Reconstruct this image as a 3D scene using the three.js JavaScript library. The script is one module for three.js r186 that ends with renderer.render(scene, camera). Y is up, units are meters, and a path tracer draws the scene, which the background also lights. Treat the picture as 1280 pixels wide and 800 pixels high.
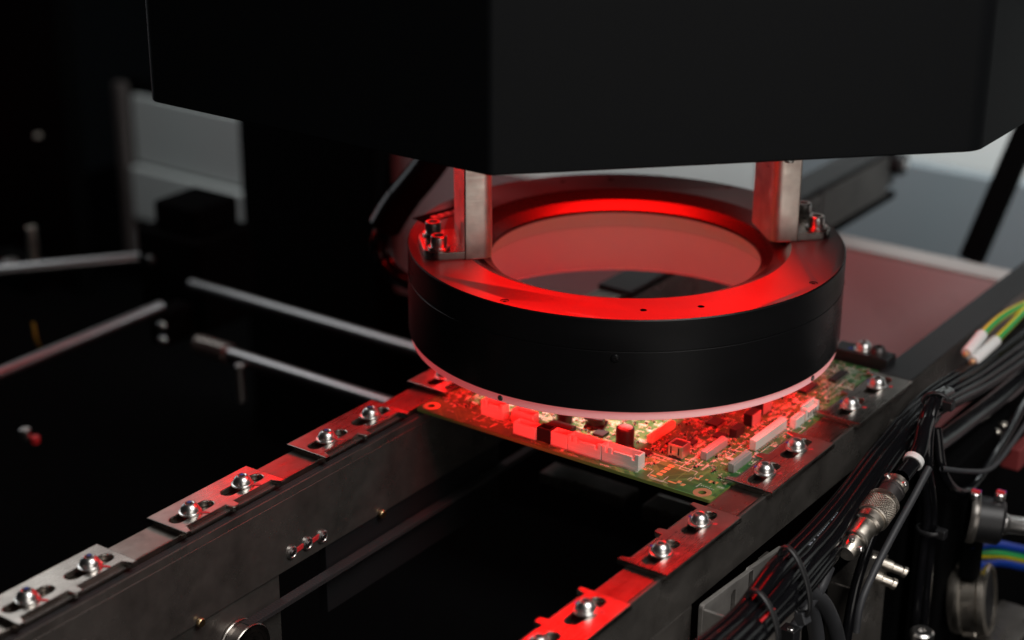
import * as THREE from 'three';
import { RoundedBoxGeometry } from 'three/addons/geometries/RoundedBoxGeometry.js';
import { mergeGeometries, toCreasedNormals } from 'three/addons/utils/BufferGeometryUtils.js';
import { RectAreaLightUniformsLib } from 'three/addons/lights/RectAreaLightUniformsLib.js';

// ---------------------------------------------------------------- camera, light, exposure
const scene = new THREE.Scene();
scene.background = new THREE.Color().setRGB(0.0012, 0.0014, 0.0016);
const camera = new THREE.PerspectiveCamera(20.144, 1.6, 0.05, 12);
camera.position.set(0.41063, 0.34586, 0.66603);
camera.up.set(-0.22114, 0.92711, -0.3026);
camera.lookAt(0.41063 - 0.53787, 0.34586 - 0.37476, 0.66603 - 0.75515);
camera.focus = 0.748;
camera.userData.fStop = 5.9;
const renderer = new THREE.WebGLRenderer({ antialias: true });
renderer.toneMapping = THREE.LinearToneMapping;
renderer.toneMappingExposure = 1;
renderer.shadowMap.enabled = true;
RectAreaLightUniformsLib.init();

const S = 0.001;                       // everything below is measured in millimetres
// intensities are radiances of the glowing faces
const L = {
  key: 6.5, side: 1.75, rear: 2.5, left: 0.6, redLeft: 0.75, under: 0.25, ceiling: 0.6, back: 9, bar: 4.5, coax: 11, led: 0.0038, projector: 0.21,
};

let seed = 7;
const rnd = () => { seed = (seed * 1664525 + 1013904223) >>> 0; return seed / 4294967296; };
const rr = (a, b) => a + (b - a) * rnd();

// ---------------------------------------------------------------- helpers
const used = {};
function numbered(name) { const n = used[name] = (used[name] ?? -1) + 1; return n ? `${name}_${String(n).padStart(3, '0')}` : name; }
function tag(o, label, category, group) { o.userData.label = label; o.userData.category = category; if (group) o.userData.group = group; return o; }
function thing(name, label, category, pos = [0, 0, 0], rotY = 0, group) {
  const o = new THREE.Group(); o.name = numbered(name);
  o.position.set(pos[0] * S, pos[1] * S, pos[2] * S); o.rotation.y = rotY; scene.add(o);
  return tag(o, label, category, group);
}
function mm(g) { if (!g.userData.mm) { g.scale(S, S, S); g.userData.mm = true; } return g; }
function part(name, g, m, parent, pos, rot) {
  const o = new THREE.Mesh(mm(g), m); o.name = parent === scene ? numbered(name) : name;
  if (pos) o.position.set(pos[0] * S, pos[1] * S, pos[2] * S);
  if (rot) o.rotation.set(...rot);
  o.castShadow = o.receiveShadow = true; parent.add(o); return o;
}
function structure(name, g, m, pos, rot) { const o = part(name, g, m, scene, pos, rot); o.userData.kind = 'structure'; return o; }
function single(name, label, category, g, m, pos, rot, group) { return tag(part(name, g, m, scene, pos, rot), label, category, group); }
function plainAttr(g) { if (g.index) g = g.toNonIndexed(); for (const k of Object.keys(g.attributes)) if (!['position', 'normal', 'uv'].includes(k)) g.deleteAttribute(k); return g; }
const merge = (list) => mergeGeometries(list.map(plainAttr), false);
const move = (g, x, y, z) => g.translate(x, y, z);
// uv in units of 100 mm, streaks (u) along the long way of rails
function boxUV(g, k = 0.01) {
  if (g.index) g = g.toNonIndexed();
  const p = g.attributes.position, n = g.attributes.normal, uv = new Float32Array(p.count * 2);
  for (let i = 0; i < p.count; i++) {
    const ax = Math.abs(n.getX(i)), ay = Math.abs(n.getY(i)), az = Math.abs(n.getZ(i));
    const x = p.getX(i), y = p.getY(i), z = p.getZ(i);
    if (ay >= ax && ay >= az) { uv[2 * i] = z * k; uv[2 * i + 1] = x * k; } else if (ax >= az) { uv[2 * i] = z * k; uv[2 * i + 1] = y * k + 0.37; } else { uv[2 * i] = x * k; uv[2 * i + 1] = y * k + 0.61; }
  }
  g.setAttribute('uv', new THREE.BufferAttribute(uv, 2)); return g;
}
// a box from its corners, edges rounded by r
function box(x0, x1, y0, y1, z0, z1, r = 0.3) {
  const w = x1 - x0, h = y1 - y0, d = z1 - z0, q = Math.min(r, 0.45 * Math.min(w, h, d));
  const g = q > 0.01 ? new RoundedBoxGeometry(w, h, d, 2, q) : new THREE.BoxGeometry(w, h, d);
  return move(boxUV(g), (x0 + x1) / 2, (y0 + y1) / 2, (z0 + z1) / 2);
}
const lathe = (pts, n = 40) => new THREE.LatheGeometry(pts.map(([x, y]) => new THREE.Vector2(x, y)), n);
const creased = (g, a = 0.6) => toCreasedNormals(g, a);
const cyl = (r, h, n = 28, r2 = r) => new THREE.CylinderGeometry(r2, r, h, n);
function bevelCyl(r, h, b, n = 32) { return creased(lathe([[0, 0], [r - b, 0], [r, b], [r, h - b], [r - b, h], [0, h]], n), 0.5); }
function tube(pts, r, seg = 40, rad = 10) { return new THREE.TubeGeometry(new THREE.CatmullRomCurve3(pts.map((p) => new THREE.Vector3(...p)), false, 'centripetal'), seg, r, rad, false); }
function along(g, a, b) {           // turns a shape standing on y=0 so that it starts at a and points at b
  const d = new THREE.Vector3(b[0] - a[0], b[1] - a[1], b[2] - a[2]).normalize();
  g.applyQuaternion(new THREE.Quaternion().setFromUnitVectors(new THREE.Vector3(0, 1, 0), d)); return g.translate(...a);
}
function slot(cx, cy, hl, r) { // rounded slot along shape y
  const p = new THREE.Path(); p.moveTo(cx + r, cy - hl + r); p.lineTo(cx + r, cy + hl - r); p.absarc(cx, cy + hl - r, r, 0, Math.PI, false);
  p.lineTo(cx - r, cy - hl + r); p.absarc(cx, cy - hl + r, r, Math.PI, 2 * Math.PI, false); return p;
}
function polyShape(pts) { const s = new THREE.Shape(); pts.forEach(([x, y], i) => (i ? s.lineTo(x, y) : s.moveTo(x, y))); s.closePath(); return s; }
function roundPoly(pts, rad) { // polygon with rounded corners
  const s = new THREE.Shape(), n = pts.length;
  for (let i = 0; i < n; i++) {
    const a = new THREE.Vector2(...pts[(i + n - 1) % n]), b = new THREE.Vector2(...pts[i]), c = new THREE.Vector2(...pts[(i + 1) % n]);
    const r = Array.isArray(rad) ? rad[i] : rad, u = a.clone().sub(b).normalize().multiplyScalar(r).add(b), v = c.clone().sub(b).normalize().multiplyScalar(r).add(b);
    if (i) s.lineTo(u.x, u.y); else s.moveTo(u.x, u.y);
    s.quadraticCurveTo(b.x, b.y, v.x, v.y);
  }
  s.closePath(); return s;
}
// flat plate: shape in (x, z), standing from y=0 to y=h
function plate(shape, h, bevel = 0.3, seg = 10) {
  const g = new THREE.ExtrudeGeometry(shape, { depth: h - 2 * bevel, bevelEnabled: bevel > 0, bevelThickness: bevel, bevelSize: bevel, bevelOffset: -bevel, bevelSegments: 2, curveSegments: seg });
  g.translate(0, 0, bevel); g.rotateX(-Math.PI / 2); g.scale(1, 1, 1); return boxUV(creased(g, 0.25));
}
// note: plate() maps shape y to -z

// ---------------------------------------------------------------- textures
function hash2(x, y, s) { let h = (x * 374761393 + y * 668265263 + s * 974711) | 0; h = Math.imul(h ^ (h >>> 13), 1274126177); return ((h ^ (h >>> 16)) >>> 0) / 4294967296; }
function vnoise(x, y, px, py, s) {
  const xi = Math.floor(x), yi = Math.floor(y), fx = x - xi, fy = y - yi, u = fx * fx * (3 - 2 * fx), v = fy * fy * (3 - 2 * fy);
  const m = (a, n) => ((a % n) + n) % n, h = (a, b) => hash2(m(a, px), m(b, py), s);
  return (h(xi, yi) * (1 - u) + h(xi + 1, yi) * u) * (1 - v) + (h(xi, yi + 1) * (1 - u) + h(xi + 1, yi + 1) * u) * v;
}
function dataTex(w, h, f, srgb) {
  const d = new Uint8Array(w * h * 4);
  for (let y = 0; y < h; y++) for (let x = 0; x < w; x++) { const c = f(x / w, y / h), k = (y * w + x) * 4; d[k] = 255 * (c[0] ?? c); d[k + 1] = 255 * (c[1] ?? c); d[k + 2] = 255 * (c[2] ?? c); d[k + 3] = 255; }
  const t = new THREE.DataTexture(d, w, h, THREE.RGBAFormat); t.wrapS = t.wrapT = THREE.RepeatWrapping; t.magFilter = THREE.LinearFilter; t.minFilter = THREE.LinearFilter; t.needsUpdate = true;
  if (srgb) t.colorSpace = THREE.SRGBColorSpace; return t;
}
const fbm = (x, y, f, s, o = 4) => { let a = 0, w = 0.5, t = 0; for (let i = 0; i < o; i++) { a += w * vnoise(x * f, y * f, f, f, s + i); t += w; w *= 0.55; f *= 2; } return a / t; };
const streak = (x, y, s) => 0.45 * vnoise(x * 4, y * 256, 4, 256, s) + 0.35 * vnoise(x * 9, y * 512, 9, 512, s + 1) + 0.2 * vnoise(x * 2, y * 64, 2, 64, s + 2);
const T = {};
T.brushH = dataTex(512, 1024, (x, y) => streak(x, y, 11));
T.brushR = dataTex(512, 512, (x, y) => { const v = 0.62 + 0.30 * (streak(x, y, 21) - 0.5) + 0.55 * (fbm(x, y, 5, 31) - 0.5); return Math.min(1, Math.max(0.2, v)); });
T.smudge = dataTex(512, 512, (x, y) => Math.min(1, Math.max(0.15, 0.6 + 0.9 * (fbm(x, y, 6, 41, 5) - 0.5))));
T.stain = dataTex(512, 512, (x, y) => { const a = fbm(x, y, 7, 51, 5), b = fbm(x, y, 24, 61, 3), v = 0.78 + 0.5 * (a - 0.5) + 0.25 * (b - 0.5); return [Math.min(1, v), Math.min(1, v * 0.985), Math.min(1, v * 0.965)]; });
T.grain = dataTex(256, 256, (x, y) => 0.5 * hash2(x * 256 | 0, y * 256 | 0, 5) + 0.5 * vnoise(x * 128, y * 128, 128, 128, 6));
T.knurl = dataTex(128, 128, (x, y) => { const a = Math.abs(((x + y) * 4 % 1) - 0.5) * 2, b = Math.abs((((x - y) * 4 % 1) + 1) % 1 - 0.5) * 2; return Math.min(a, b); });
T.turned = dataTex(8, 1024, (x, y) => 0.5 * vnoise(y * 300, 0, 300, 1, 71) + 0.5 * vnoise(y * 90, 0, 90, 1, 72));
T.weave = dataTex(128, 128, (x, y) => 0.5 + 0.5 * Math.sin(x * Math.PI * 32) * Math.sin(y * Math.PI * 32));
const rep = (t, a, b) => { const c = t.clone(); c.repeat.set(a, b); c.needsUpdate = true; return c; };

// ---------------------------------------------------------------- materials
const lin = (r, g, b) => new THREE.Color().setRGB(r, g, b);
const std = (o) => new THREE.MeshStandardMaterial(o);
const phy = (o) => new THREE.MeshPhysicalMaterial(o);
const M = {};
M.steel = std({ color: lin(0.52, 0.49, 0.46), metalness: 1, roughness: 0.55, roughnessMap: T.brushR, map: T.stain, bumpMap: T.brushH, bumpScale: 0.00002 });
M.clamp = std({ color: lin(0.50, 0.47, 0.44), metalness: 1, roughness: 0.47, roughnessMap: T.brushR, map: T.stain, bumpMap: T.brushH, bumpScale: 0.000014 });
M.rail = std({ color: lin(0.36, 0.32, 0.29), metalness: 1, roughness: 0.5, roughnessMap: T.brushR, map: T.stain, bumpMap: T.brushH, bumpScale: 0.00001 });
M.darkPlate = std({ color: lin(0.2, 0.187, 0.175), metalness: 0.7, roughness: 0.55, roughnessMap: T.smudge, map: T.stain, bumpMap: T.brushH, bumpScale: 0.00001 });
M.greyPlate = std({ color: lin(0.40, 0.385, 0.37), metalness: 0.4, roughness: 0.62, roughnessMap: T.smudge, map: T.stain });
M.darkRearPlate = std({ color: lin(0.09, 0.088, 0.085), roughness: 0.7, map: T.stain });  // darker copy of the rail plate, dimness put into the colour
M.post = std({ color: lin(0.6, 0.55, 0.5), metalness: 1, roughness: 0.64, roughnessMap: T.brushR, map: T.stain, bumpMap: T.brushH, bumpScale: 0.00002 });
M.chrome = std({ color: lin(0.72, 0.70, 0.68), metalness: 1, roughness: 0.3 });
M.screw = std({ color: lin(0.82, 0.81, 0.79), metalness: 1, roughness: 0.31 });
M.socket = std({ color: lin(0.12, 0.11, 0.11), metalness: 1, roughness: 0.5 });
M.nickel = std({ color: lin(0.62, 0.57, 0.50), metalness: 1, roughness: 0.6, roughnessMap: T.smudge });
M.knurl = std({ color: lin(0.50, 0.44, 0.37), metalness: 1, roughness: 0.35, bumpMap: rep(T.knurl, 8, 1.6), bumpScale: 0.0005 });
M.brass = std({ color: lin(0.55, 0.40, 0.22), metalness: 1, roughness: 0.35 });
M.chamfer = std({ color: lin(0.2, 0.19, 0.19), metalness: 1, roughness: 0.26 });
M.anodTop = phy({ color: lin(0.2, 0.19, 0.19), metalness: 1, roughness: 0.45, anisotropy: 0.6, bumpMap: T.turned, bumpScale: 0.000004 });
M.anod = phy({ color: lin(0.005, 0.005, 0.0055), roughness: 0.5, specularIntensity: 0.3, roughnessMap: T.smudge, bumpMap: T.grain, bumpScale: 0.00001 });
M.paintBlack = phy({ color: lin(0.004, 0.0045, 0.0052), roughness: 0.55, specularIntensity: 0.17, bumpMap: rep(T.grain, 3, 3), bumpScale: 0.00004 });
M.blackPlastic = std({ color: lin(0.012, 0.012, 0.013), roughness: 0.42 });
M.matteBlack = phy({ color: lin(0.0025, 0.0025, 0.0027), roughness: 0.9, specularIntensity: 0.06 });
M.cable = phy({ color: lin(0.005, 0.005, 0.006), roughness: 0.25, specularIntensity: 0.6, roughnessMap: rep(T.smudge, 6, 1) });
M.cableGrey = std({ color: lin(0.035, 0.036, 0.04), roughness: 0.5 });
M.belt = std({ color: lin(0.022, 0.02, 0.021), roughness: 0.8, bumpMap: rep(T.weave, 4, 1), bumpScale: 0.0002 });
M.whitePlastic = std({ color: lin(0.72, 0.68, 0.62), roughness: 0.45 });
M.greyPlastic = std({ color: lin(0.36, 0.34, 0.31), roughness: 0.5 });
M.orangePlastic = std({ color: lin(0.75, 0.52, 0.33), roughness: 0.45 });
M.sleeveWhite = std({ color: lin(0.75, 0.74, 0.73), roughness: 0.55 });
M.diffuserRim = phy({ color: lin(0.72, 0.62, 0.62), roughness: 0.5, emissive: lin(0.34, 0.022, 0.026), emissiveIntensity: 1 });
M.diffuserIn = phy({ color: lin(0.25, 0.2, 0.225), roughness: 0.6, emissive: lin(0.15, 0.006, 0.012) });
M.diffuserUp = phy({ color: lin(0.25, 0.2, 0.225), roughness: 0.6, emissive: lin(0.06, 0.006, 0.006) });
M.ledPanel = std({ color: lin(0.5, 0.3, 0.3), emissive: lin(1, 0.02, 0.02), emissiveIntensity: 0.35, roughness: 0.5 });
M.redGlow = std({ color: lin(0.2, 0.05, 0.05), emissive: lin(1, 0.004, 0.004), emissiveIntensity: 2, roughness: 0.5 });
M.coaxGlow = std({ color: lin(0.2, 0.05, 0.05), emissive: lin(1, 0.004, 0.003), emissiveIntensity: 4, roughness: 0.5 });
M.whiteGlow = std({ color: lin(0.7, 0.7, 0.7), emissive: lin(1, 0.97, 0.93), emissiveIntensity: 0.3 });
M.redPaint = std({ color: lin(0.62, 0.03, 0.035), roughness: 0.45 });
M.bluePaint = std({ color: lin(0.012, 0.05, 0.42), roughness: 0.45 });
M.wall = std({ color: lin(0.62, 0.55, 0.56), roughness: 0.6, roughnessMap: T.smudge });
M.whiteWall = std({ color: lin(0.62, 0.65, 0.64), roughness: 0.6 });
M.window = std({ color: lin(0.20, 0.235, 0.255), roughness: 0.35 });
M.blueWire = std({ color: lin(0.006, 0.05, 0.38), roughness: 0.4 });
M.yellowWire = std({ color: lin(0.28, 0.26, 0.015), roughness: 0.4 });
M.redBlock = std({ color: lin(0.2, 0.025, 0.025), roughness: 0.6 });
M.copperPad = std({ color: lin(0.75, 0.42, 0.22), metalness: 0.6, roughness: 0.4 });
M.solder = std({ color: lin(0.7, 0.68, 0.64), metalness: 1, roughness: 0.35 });
M.chip = std({ color: lin(0.014, 0.013, 0.013), roughness: 0.5, bumpMap: T.grain, bumpScale: 0.00002 });
M.capSleeve = std({ color: lin(0.02, 0.015, 0.015), roughness: 0.3 });
M.fr4 = std({ color: lin(0.10, 0.17, 0.05), roughness: 0.6 });

// ================================================================ the setting
structure('machine_base', box(-1200, 900, -330, -300, -900, 900, 0), M.matteBlack);
structure('back_wall', box(-424, 260, -150, -39, -338, -330, 0.5), M.wall);
structure('lower_wall', box(-424, 260, -300, -152, -345, -333, 0.5), M.matteBlack);
structure('back_ledge', box(-424, 260, -40, -36.5, -350, -330.2, 1), std({ color: lin(0.32, 0.30, 0.285), roughness: 0.5 }));
structure('rear_panel', box(-260, 320, -420, -70, -640, -625, 2), M.window);
structure('rear_wall', box(-700, 700, -300, 90, -720, -700, 2), M.whiteWall);
{
  const o = thing('white_cabinet_panel', 'blurred pale cabinet panel with a dark slot, far behind on the left', 'panel', [-794, -110, -505]);
  part('upper_sheet', box(-85, 78, -66, 2, -8, 0, 2), M.whiteWall, o);
  part('lower_sheet', box(-85, 78, -122, -68, -2, 8, 3), M.whiteWall, o);
  part('bottom_rail', box(-85, 78, -160, -136, -6, 6, 2), M.whiteWall, o);
  part('side_trim', box(-100, -87, -165, 14, 0, 10, 2), std({ color: lin(0.11, 0.092, 0.088), roughness: 0.6 }), o);
  part('backing', box(-100, 78, -165, 14, -16, -9, 0.5), M.matteBlack, o);
}
single('black_column', 'wide black column left of the red-lit wall', 'column', box(-545, -408, -300, 420, -360, -308, 3), M.matteBlack);
single('black_partition', 'dark partition at the far left behind the rods', 'partition', box(-1150, -900, -300, 500, -460, -440, 3), M.matteBlack);
single('slanted_strut', 'slanted black strut in front of the pale rear wall at right', 'strut', along(box(-8, 8, 0, 160, -6, 6, 2), [5, -66, -430], [37, 62, -452]), M.matteBlack);

// rods at the back left
function rod(label, a, b, r, m, extra) {
  const len = Math.hypot(b[0] - a[0], b[1] - a[1], b[2] - a[2]);
  const o = thing('guide_rod', label, 'rod', a);
  part('shaft', along(bevelCyl(r, len, 0.8, 24), [0, 0, 0], [b[0] - a[0], b[1] - a[1], b[2] - a[2]]), m, o);
  extra?.(o); return o;
}
const rodM = std({ color: lin(0.36, 0.36, 0.37), metalness: 1, roughness: 0.32 });
rod('thin blurred rod, brownish and red tinted, upper of two running behind the left rail', [-409, -80, -118], [-160, -80, -118], 4.2, rodM);
rod('thin blurred steel rod, brighter grey, lower of two running behind the left rail', [-330, -80, -47], [-120, -80, -47], 4.5, rodM, (o) => {
  part('collar', along(bevelCyl(6.5, 26, 0.8, 20), [0, 0, 0], [1, 0, 0]), M.darkPlate, o, [-2, 0, 0]);
  part('clamp_screw', bevelCyl(2.6, 24, 0.5, 14), M.chrome, o, [40, -24, 8]);
});
rod('blurred steel rod at the left edge, level one above the sloping rod', [-545, -81, -48], [-465, -80, -145], 4, rodM);
rod('blurred steel rod at the left edge, sloping upward to the black block', [-393, -80, 70], [-395.4, -80, -78], 4.2, rodM);
{
  const o = thing('rod_support', 'black support block holding the four rods at the left', 'bracket', [-425, -80, -118]);
  part('block', box(-42, 17, -40, 26, -60, -8, 3), M.matteBlack, o);
  part('side_block', box(14, 30, -30, -6, 12, 38, 3), M.matteBlack, o);
  part('top_cap', box(-30, 10, 26, 46, -55, -14, 3), M.matteBlack, o);
  for (const [x, y, z] of [[-27, 6, -8], [28, -14, 38], [28, -24, 38]]) part('bolt', along(bevelCyl(3, 3, 0.6, 14), [0, 0, 0], [0, 0, 1]), M.chrome, o, [x, y, z]);
}
{
  const o = thing('terminal_strip', 'dark terminal strip with small bright screws at the far left edge', 'terminal', [-560, -92, -100]);
  part('base', box(-30, 26, -14, 2, -16, 16, 2), M.matteBlack, o);
  part('screw', bevelCyl(5, 5, 0.8, 14), M.chrome, o, [11, 4, 16]);
  part('screw', bevelCyl(3.5, 26, 0.6, 14), M.nickel, o, [12, 2, -4]);
  part('screw', bevelCyl(3, 3, 0.6, 14), M.nickel, o, [-150, 30, -150]);
}
single('yellow_wire', 'short bit of yellow wire behind the left rods', 'wire', tube([[-420, -86, 2], [-417, -80, 6], [-421, -70, 4]], 1.1, 12, 8), M.yellowWire);
{
  const o = thing('low_fastener', 'small bright and red fastener low at the left edge', 'fastener', [-320, -84, 97]);
  part('head', bevelCyl(3.2, 6, 0.6, 16), M.chrome, o); part('mark', bevelCyl(2.6, 4, 0.4, 14), M.redPaint, o, [5, -2, -2]);
}
// dim frame pieces seen below the board
single('cross_beam', 'grey cross beam dimly seen below the circuit board', 'beam', box(-44, 6, -66, -60, -10, 4, 1), M.darkPlate);
single('lower_bracket', 'dark grey bracket below the front right board corner', 'bracket', box(16, 50, -68, -60, -12, 4, 1), M.darkPlate);

// ================================================================ conveyor rails
const clampShape = (() => {
  // local x: outer edge -9.3, inner edge 9.2, tabs to 13.2; local y (= -z): length 57.5
  const h = 28.75;
  const s = new THREE.Shape();
  const pts = [[-9.3, -h], [13.2, -h], [13.2, -h + 2.6], [9.2, -h + 4.2], [9.2, -2.4], [12.6, -2.0], [13.2, -1.2], [13.2, 1.2], [12.6, 2.0], [9.2, 2.4], [9.2, h - 4.2], [13.2, h - 2.6], [13.2, h], [-9.3, h]];
  pts.forEach(([x, y], i) => (i ? s.lineTo(x, y) : s.moveTo(x, y))); s.closePath();
  s.holes.push(slot(2, -14.6, 11.2, 2.9), slot(2, 14.6, 11.2, 2.9));
  return s;
})();
const clampGeo = plate(clampShape, 2.6, 0.45, 8);
const lipGeo = box(9.3, 11.2, 0.05, 0.9, -24.4, 24.4, 0.15);
const screwGeo = creased(lathe([[0, 1.0], [1.45, 1.0], [1.45, 4.1], [1.9, 4.25], [2.4, 4.0], [3.2, 3.2], [3.75, 2.2], [3.95, 1.2], [3.95, 0.9], [4.7, 0.75], [4.75, 0.1], [4.6, 0], [0, 0]].reverse(), 36), 0.5);
const socketGeo = cyl(1.44, 0.4, 6);
const dotGeo = (() => { const g = new THREE.SphereGeometry(1.15, 14, 8, 0, Math.PI * 2, 0, Math.PI / 2); g.scale(1, 0.16, 0.8); return g; })();
const domeMarkGeo = (() => { // band of paint over the flank of the screw head
  const g = new THREE.LatheGeometry([[2.2, 4.16], [2.5, 4.02], [3.25, 3.24], [3.8, 2.24], [4.0, 1.2], [4.0, 0.95], [4.78, 0.8]].map(([x, y]) => new THREE.Vector2(x, y)).reverse(), 6, Math.PI / 2 - 0.28, 0.56); return g;
})();
const streakGeo = (() => { const g = new THREE.SphereGeometry(1.5, 14, 8, 0, Math.PI * 2, 0, Math.PI / 2); g.scale(1.5, 0.2, 0.55); return g; })();
function addClamp(rail, side, z, label, tilt = 0) {
  // side -1: left rail (inner edge toward +x); +1: right rail
  const c = part('clamp_plate', clampGeo, M.clamp, rail, [side < 0 ? -68.3 : 105.5, 0.06, z], [0, side < 0 ? 0 : Math.PI, tilt]);
  if (label) c.userData.label = label;
  part('lower_lip', lipGeo, M.darkPlate, c);
  for (const k of [-1, 1]) {
    const wz = k * 14.6 + rr(-0.8, 0.8);
    const s = part('screw', screwGeo, M.screw, c, [2, 2.62, wz], [0, rr(0, 6), 0]);
    part('hex_socket', socketGeo, M.socket, c, [2, 3.75, wz]);
    const q = side < 0 ? 1 : -1;
    if (side > 0) {
      part('red_mark', dotGeo, M.redPaint, c, [2 - 5.6 * 1 + 0, 2.62, wz + 2.8 * 1], [0, rr(0, 3), 0]);
      part('blue_mark', dotGeo, M.bluePaint, c, [2 + 5.3, 2.62, wz + 2.6], [0, rr(0, 3), 0]);
    } else {
      part('red_mark', streakGeo, M.redPaint, c, [2 + 4.8, 2.7, wz - 3.2], [0, 0.5, 0]);
      part('red_mark', domeMarkGeo, M.redPaint, c, [2, 2.62, wz], [0, 0.55 + rr(-0.1, 0.1), 0]);
      const b = part('blue_mark', dotGeo, M.bluePaint, c, [2 - 1.4, 6.55, wz - 1.2], [0, 1, 0]); b.scale.setScalar(1);
    }
  }
  return c;
}
{
  const o = thing('conveyor_rail', 'left conveyor rail with bolted clamp plates and a dark side plate', 'conveyor rail');
  part('rail_bar', box(-75, -59.6, -12, 0, -322, 330, 0.5), M.rail, o);
  part('dark_reflection_strip', box(-75.6, -55.6, 0.1, 2.2, -436, -96, 0.3), M.blackPlastic, o);  // dark strip standing in for the rail top reflecting black
  part('dark_rear_bar', box(-75, -59.6, -12, -0.2, -440, -322.3, 0.5), M.blackPlastic, o);  // rail bar continued in black, its dark reflection put into the colour
  part('belt', box(-59.4, -56.8, -7, -2.6, -330, 330, 0.3), M.belt, o);
  part('side_plate', box(-59.5, -56, -40.5, -7.2, -322, 330, 0.3), M.darkPlate, o);
  part('edge_strip', box(-57.2, -56, -7.1, -3.2, -322, 330, 0.25), M.darkPlate, o);
  part('rear_plate', box(-59.5, -56, -30, -3.2, -424, -324, 0.3), M.darkRearPlate, o);
  part('rear_edge', box(-59.5, -55, -35, -30.2, -436, -324, 0.3), M.matteBlack, o);
  part('rear_roller', along(bevelCyl(8, 12, 0.8, 24), [0, 0, 0], [1, 0, 0]), M.blackPlastic, o, [-62, -11, -436]);
  part('roller_hub', along(bevelCyl(3.4, 1.6, 0.4, 18), [0, 0, 0], [1, 0, 0]), M.chrome, o, [-50, -11, -436]);
  part('end_bracket', box(-75, -57, -26, -12.2, -438, -425, 1), M.blackPlastic, o);
  const lab = ['greyest clamp plate of the left rail, nearest the camera', 'clamp plate glowing red on the left rail', 'reddish brown clamp plate of the left rail beside the board', 'red clamp plate half under the ring light', ''];
  [286.5, 203, 120.2, 36.5, -46.5].forEach((z, i) => addClamp(o, -1, z, lab[i], [0, 0.012, 0, 0, 0][i]));
  // supports, pulley, drive belt, studs
  part('support_plate', box(-62, -57, -150, -40.7, 179, 330, 0.4), M.darkPlate, o);
  part('support_plate', box(-62, -57, -74.5, -40.7, 20, 149, 0.4), M.blackPlastic, o);
  part('drive_belt', box(-56, -51, -54, -51.6, -60, 204, 0.4), M.belt, o);
  const pl = part('pulley', along(bevelCyl(9.6, 7, 0.5, 36), [0, 0, 0], [1, 0, 0]), M.darkPlate, o, [-57, -61.4, 206]);
  for (const x of [0, 7]) part('flange', along(creased(lathe([[4, 0], [11, 0], [11.4, 0.4], [11.4, 0.9], [11, 1.3], [4, 1.3], [4, 0]], 40), 0.5), [0, 0, 0], [1, 0, 0]), M.clamp, pl, [x, 0, 0]);
  part('hub_bore', along(bevelCyl(4, 9.5, 0.4, 24), [0, 0, 0], [1, 0, 0]), M.matteBlack, pl);
  for (const [y, z] of [[-33.1, 172], [-33.3, 162], [-34.2, 152.3]]) {
    const st = part('stud', along(creased(lathe([[1.2, 0], [3, 0], [3, 0.8], [2.3, 1.2], [2.3, 0.9], [1.2, 0.9]], 28), 0.5), [0, 0, 0], [1, 0, 0]), M.screw, o, [-56, y, z]);
    part('bolt', along(bevelCyl(1.5, 1.6, 0.3, 18), [0, 0, 0], [1, 0, 0]), M.socket, st);
  }
  for (const z of [157, 167]) part('red_mark', box(-0.2, 0.4, -1.1, 1.1, -4.2, 4.2, 0.2), M.redPaint, o, [-55.9, -33.5, z], [0.12, 0, 0]);
  for (const [y, z] of [[-39.8, 227.5], [-40.2, 112.5]]) part('bolt', along(bevelCyl(2, 2, 0.4, 16), [0, 0, 0], [1, 0, 0]), M.brass, o, [-56, y, z]);
}
{
  const o = thing('conveyor_rail', 'right conveyor rail with bolted clamp plates, cables along its outer side', 'conveyor rail');
  part('rail_bar', box(96, 110.4, -22.6, 0, -300, 330, 0.3), M.rail, o);
  part('outer_plate', box(110.5, 112, -22.8, -0.05, -300, 330, 0.35), M.darkPlate, o);
  part('dark_reflection_strip', box(95.5, 112.2, 0.1, 1.1, -300, -78, 0.2), M.blackPlastic, o);  // black strip in place of the dark reflection on the rear rail top
  part('side_plate', box(104, 111.7, -90, -22.9, 122.5, 330, 1.5), M.darkPlate, o);
  part('belt', box(93.4, 95.9, -7, -2.6, -300, 330, 0.3), M.belt, o);
  const lab = ['clamp plate glowing bright red on the right rail', 'pinkish clamp plate in front of the board corner', 'clamp plate holding the front right side of the board', 'dark clamp plate holding the rear right side of the board'];
  [203, 120.2, 36.8, -45.6].forEach((z, i) => addClamp(o, 1, z, lab[i]));
  part('rim_bolt', along(bevelCyl(1.6, 1.6, 0.4, 14), [0, 0, 0], [1, 0, 0]), M.screw, o, [112, -16, -64]);
}
{
  const o = thing('slotted_bracket', 'grey folded sheet bracket with two oval slots below the right rail', 'bracket', [114, 0, 0]);
  const s = roundPoly([[-126, -110], [-126, -20.5], [-58, -24.8], [-58, -110]].map(([z, y]) => [z, y]), [1, 2, 2, 1]);
  for (const [z, y] of [[101, -31.5], [86.5, -28.5]]) s.holes.push(slot(-z, y, 6.4, 2.1));
  const g = new THREE.ExtrudeGeometry(s, { depth: 1.6, bevelEnabled: true, bevelThickness: 0.2, bevelSize: 0.2, bevelSegments: 1, curveSegments: 10 });
  g.rotateY(Math.PI / 2);           // shape x (= -z) turns to -z... plate faces +x
  part('sheet', boxUV(creased(g, 0.5)), M.greyPlate, o, [2.4, 0, 0]);
  part('front_fold', box(4.2, 16, -110, -22, 124.6, 126.2, 0.4), M.greyPlate, o);
  part('rear_fold', box(4.2, 15, -110, -26, 57.4, 59, 0.4), M.greyPlate, o);
part('mounting_lug', box(-1.9, 2.2, -34, -27, 62, 70, 0.4), M.darkPlate, o);
}

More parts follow.
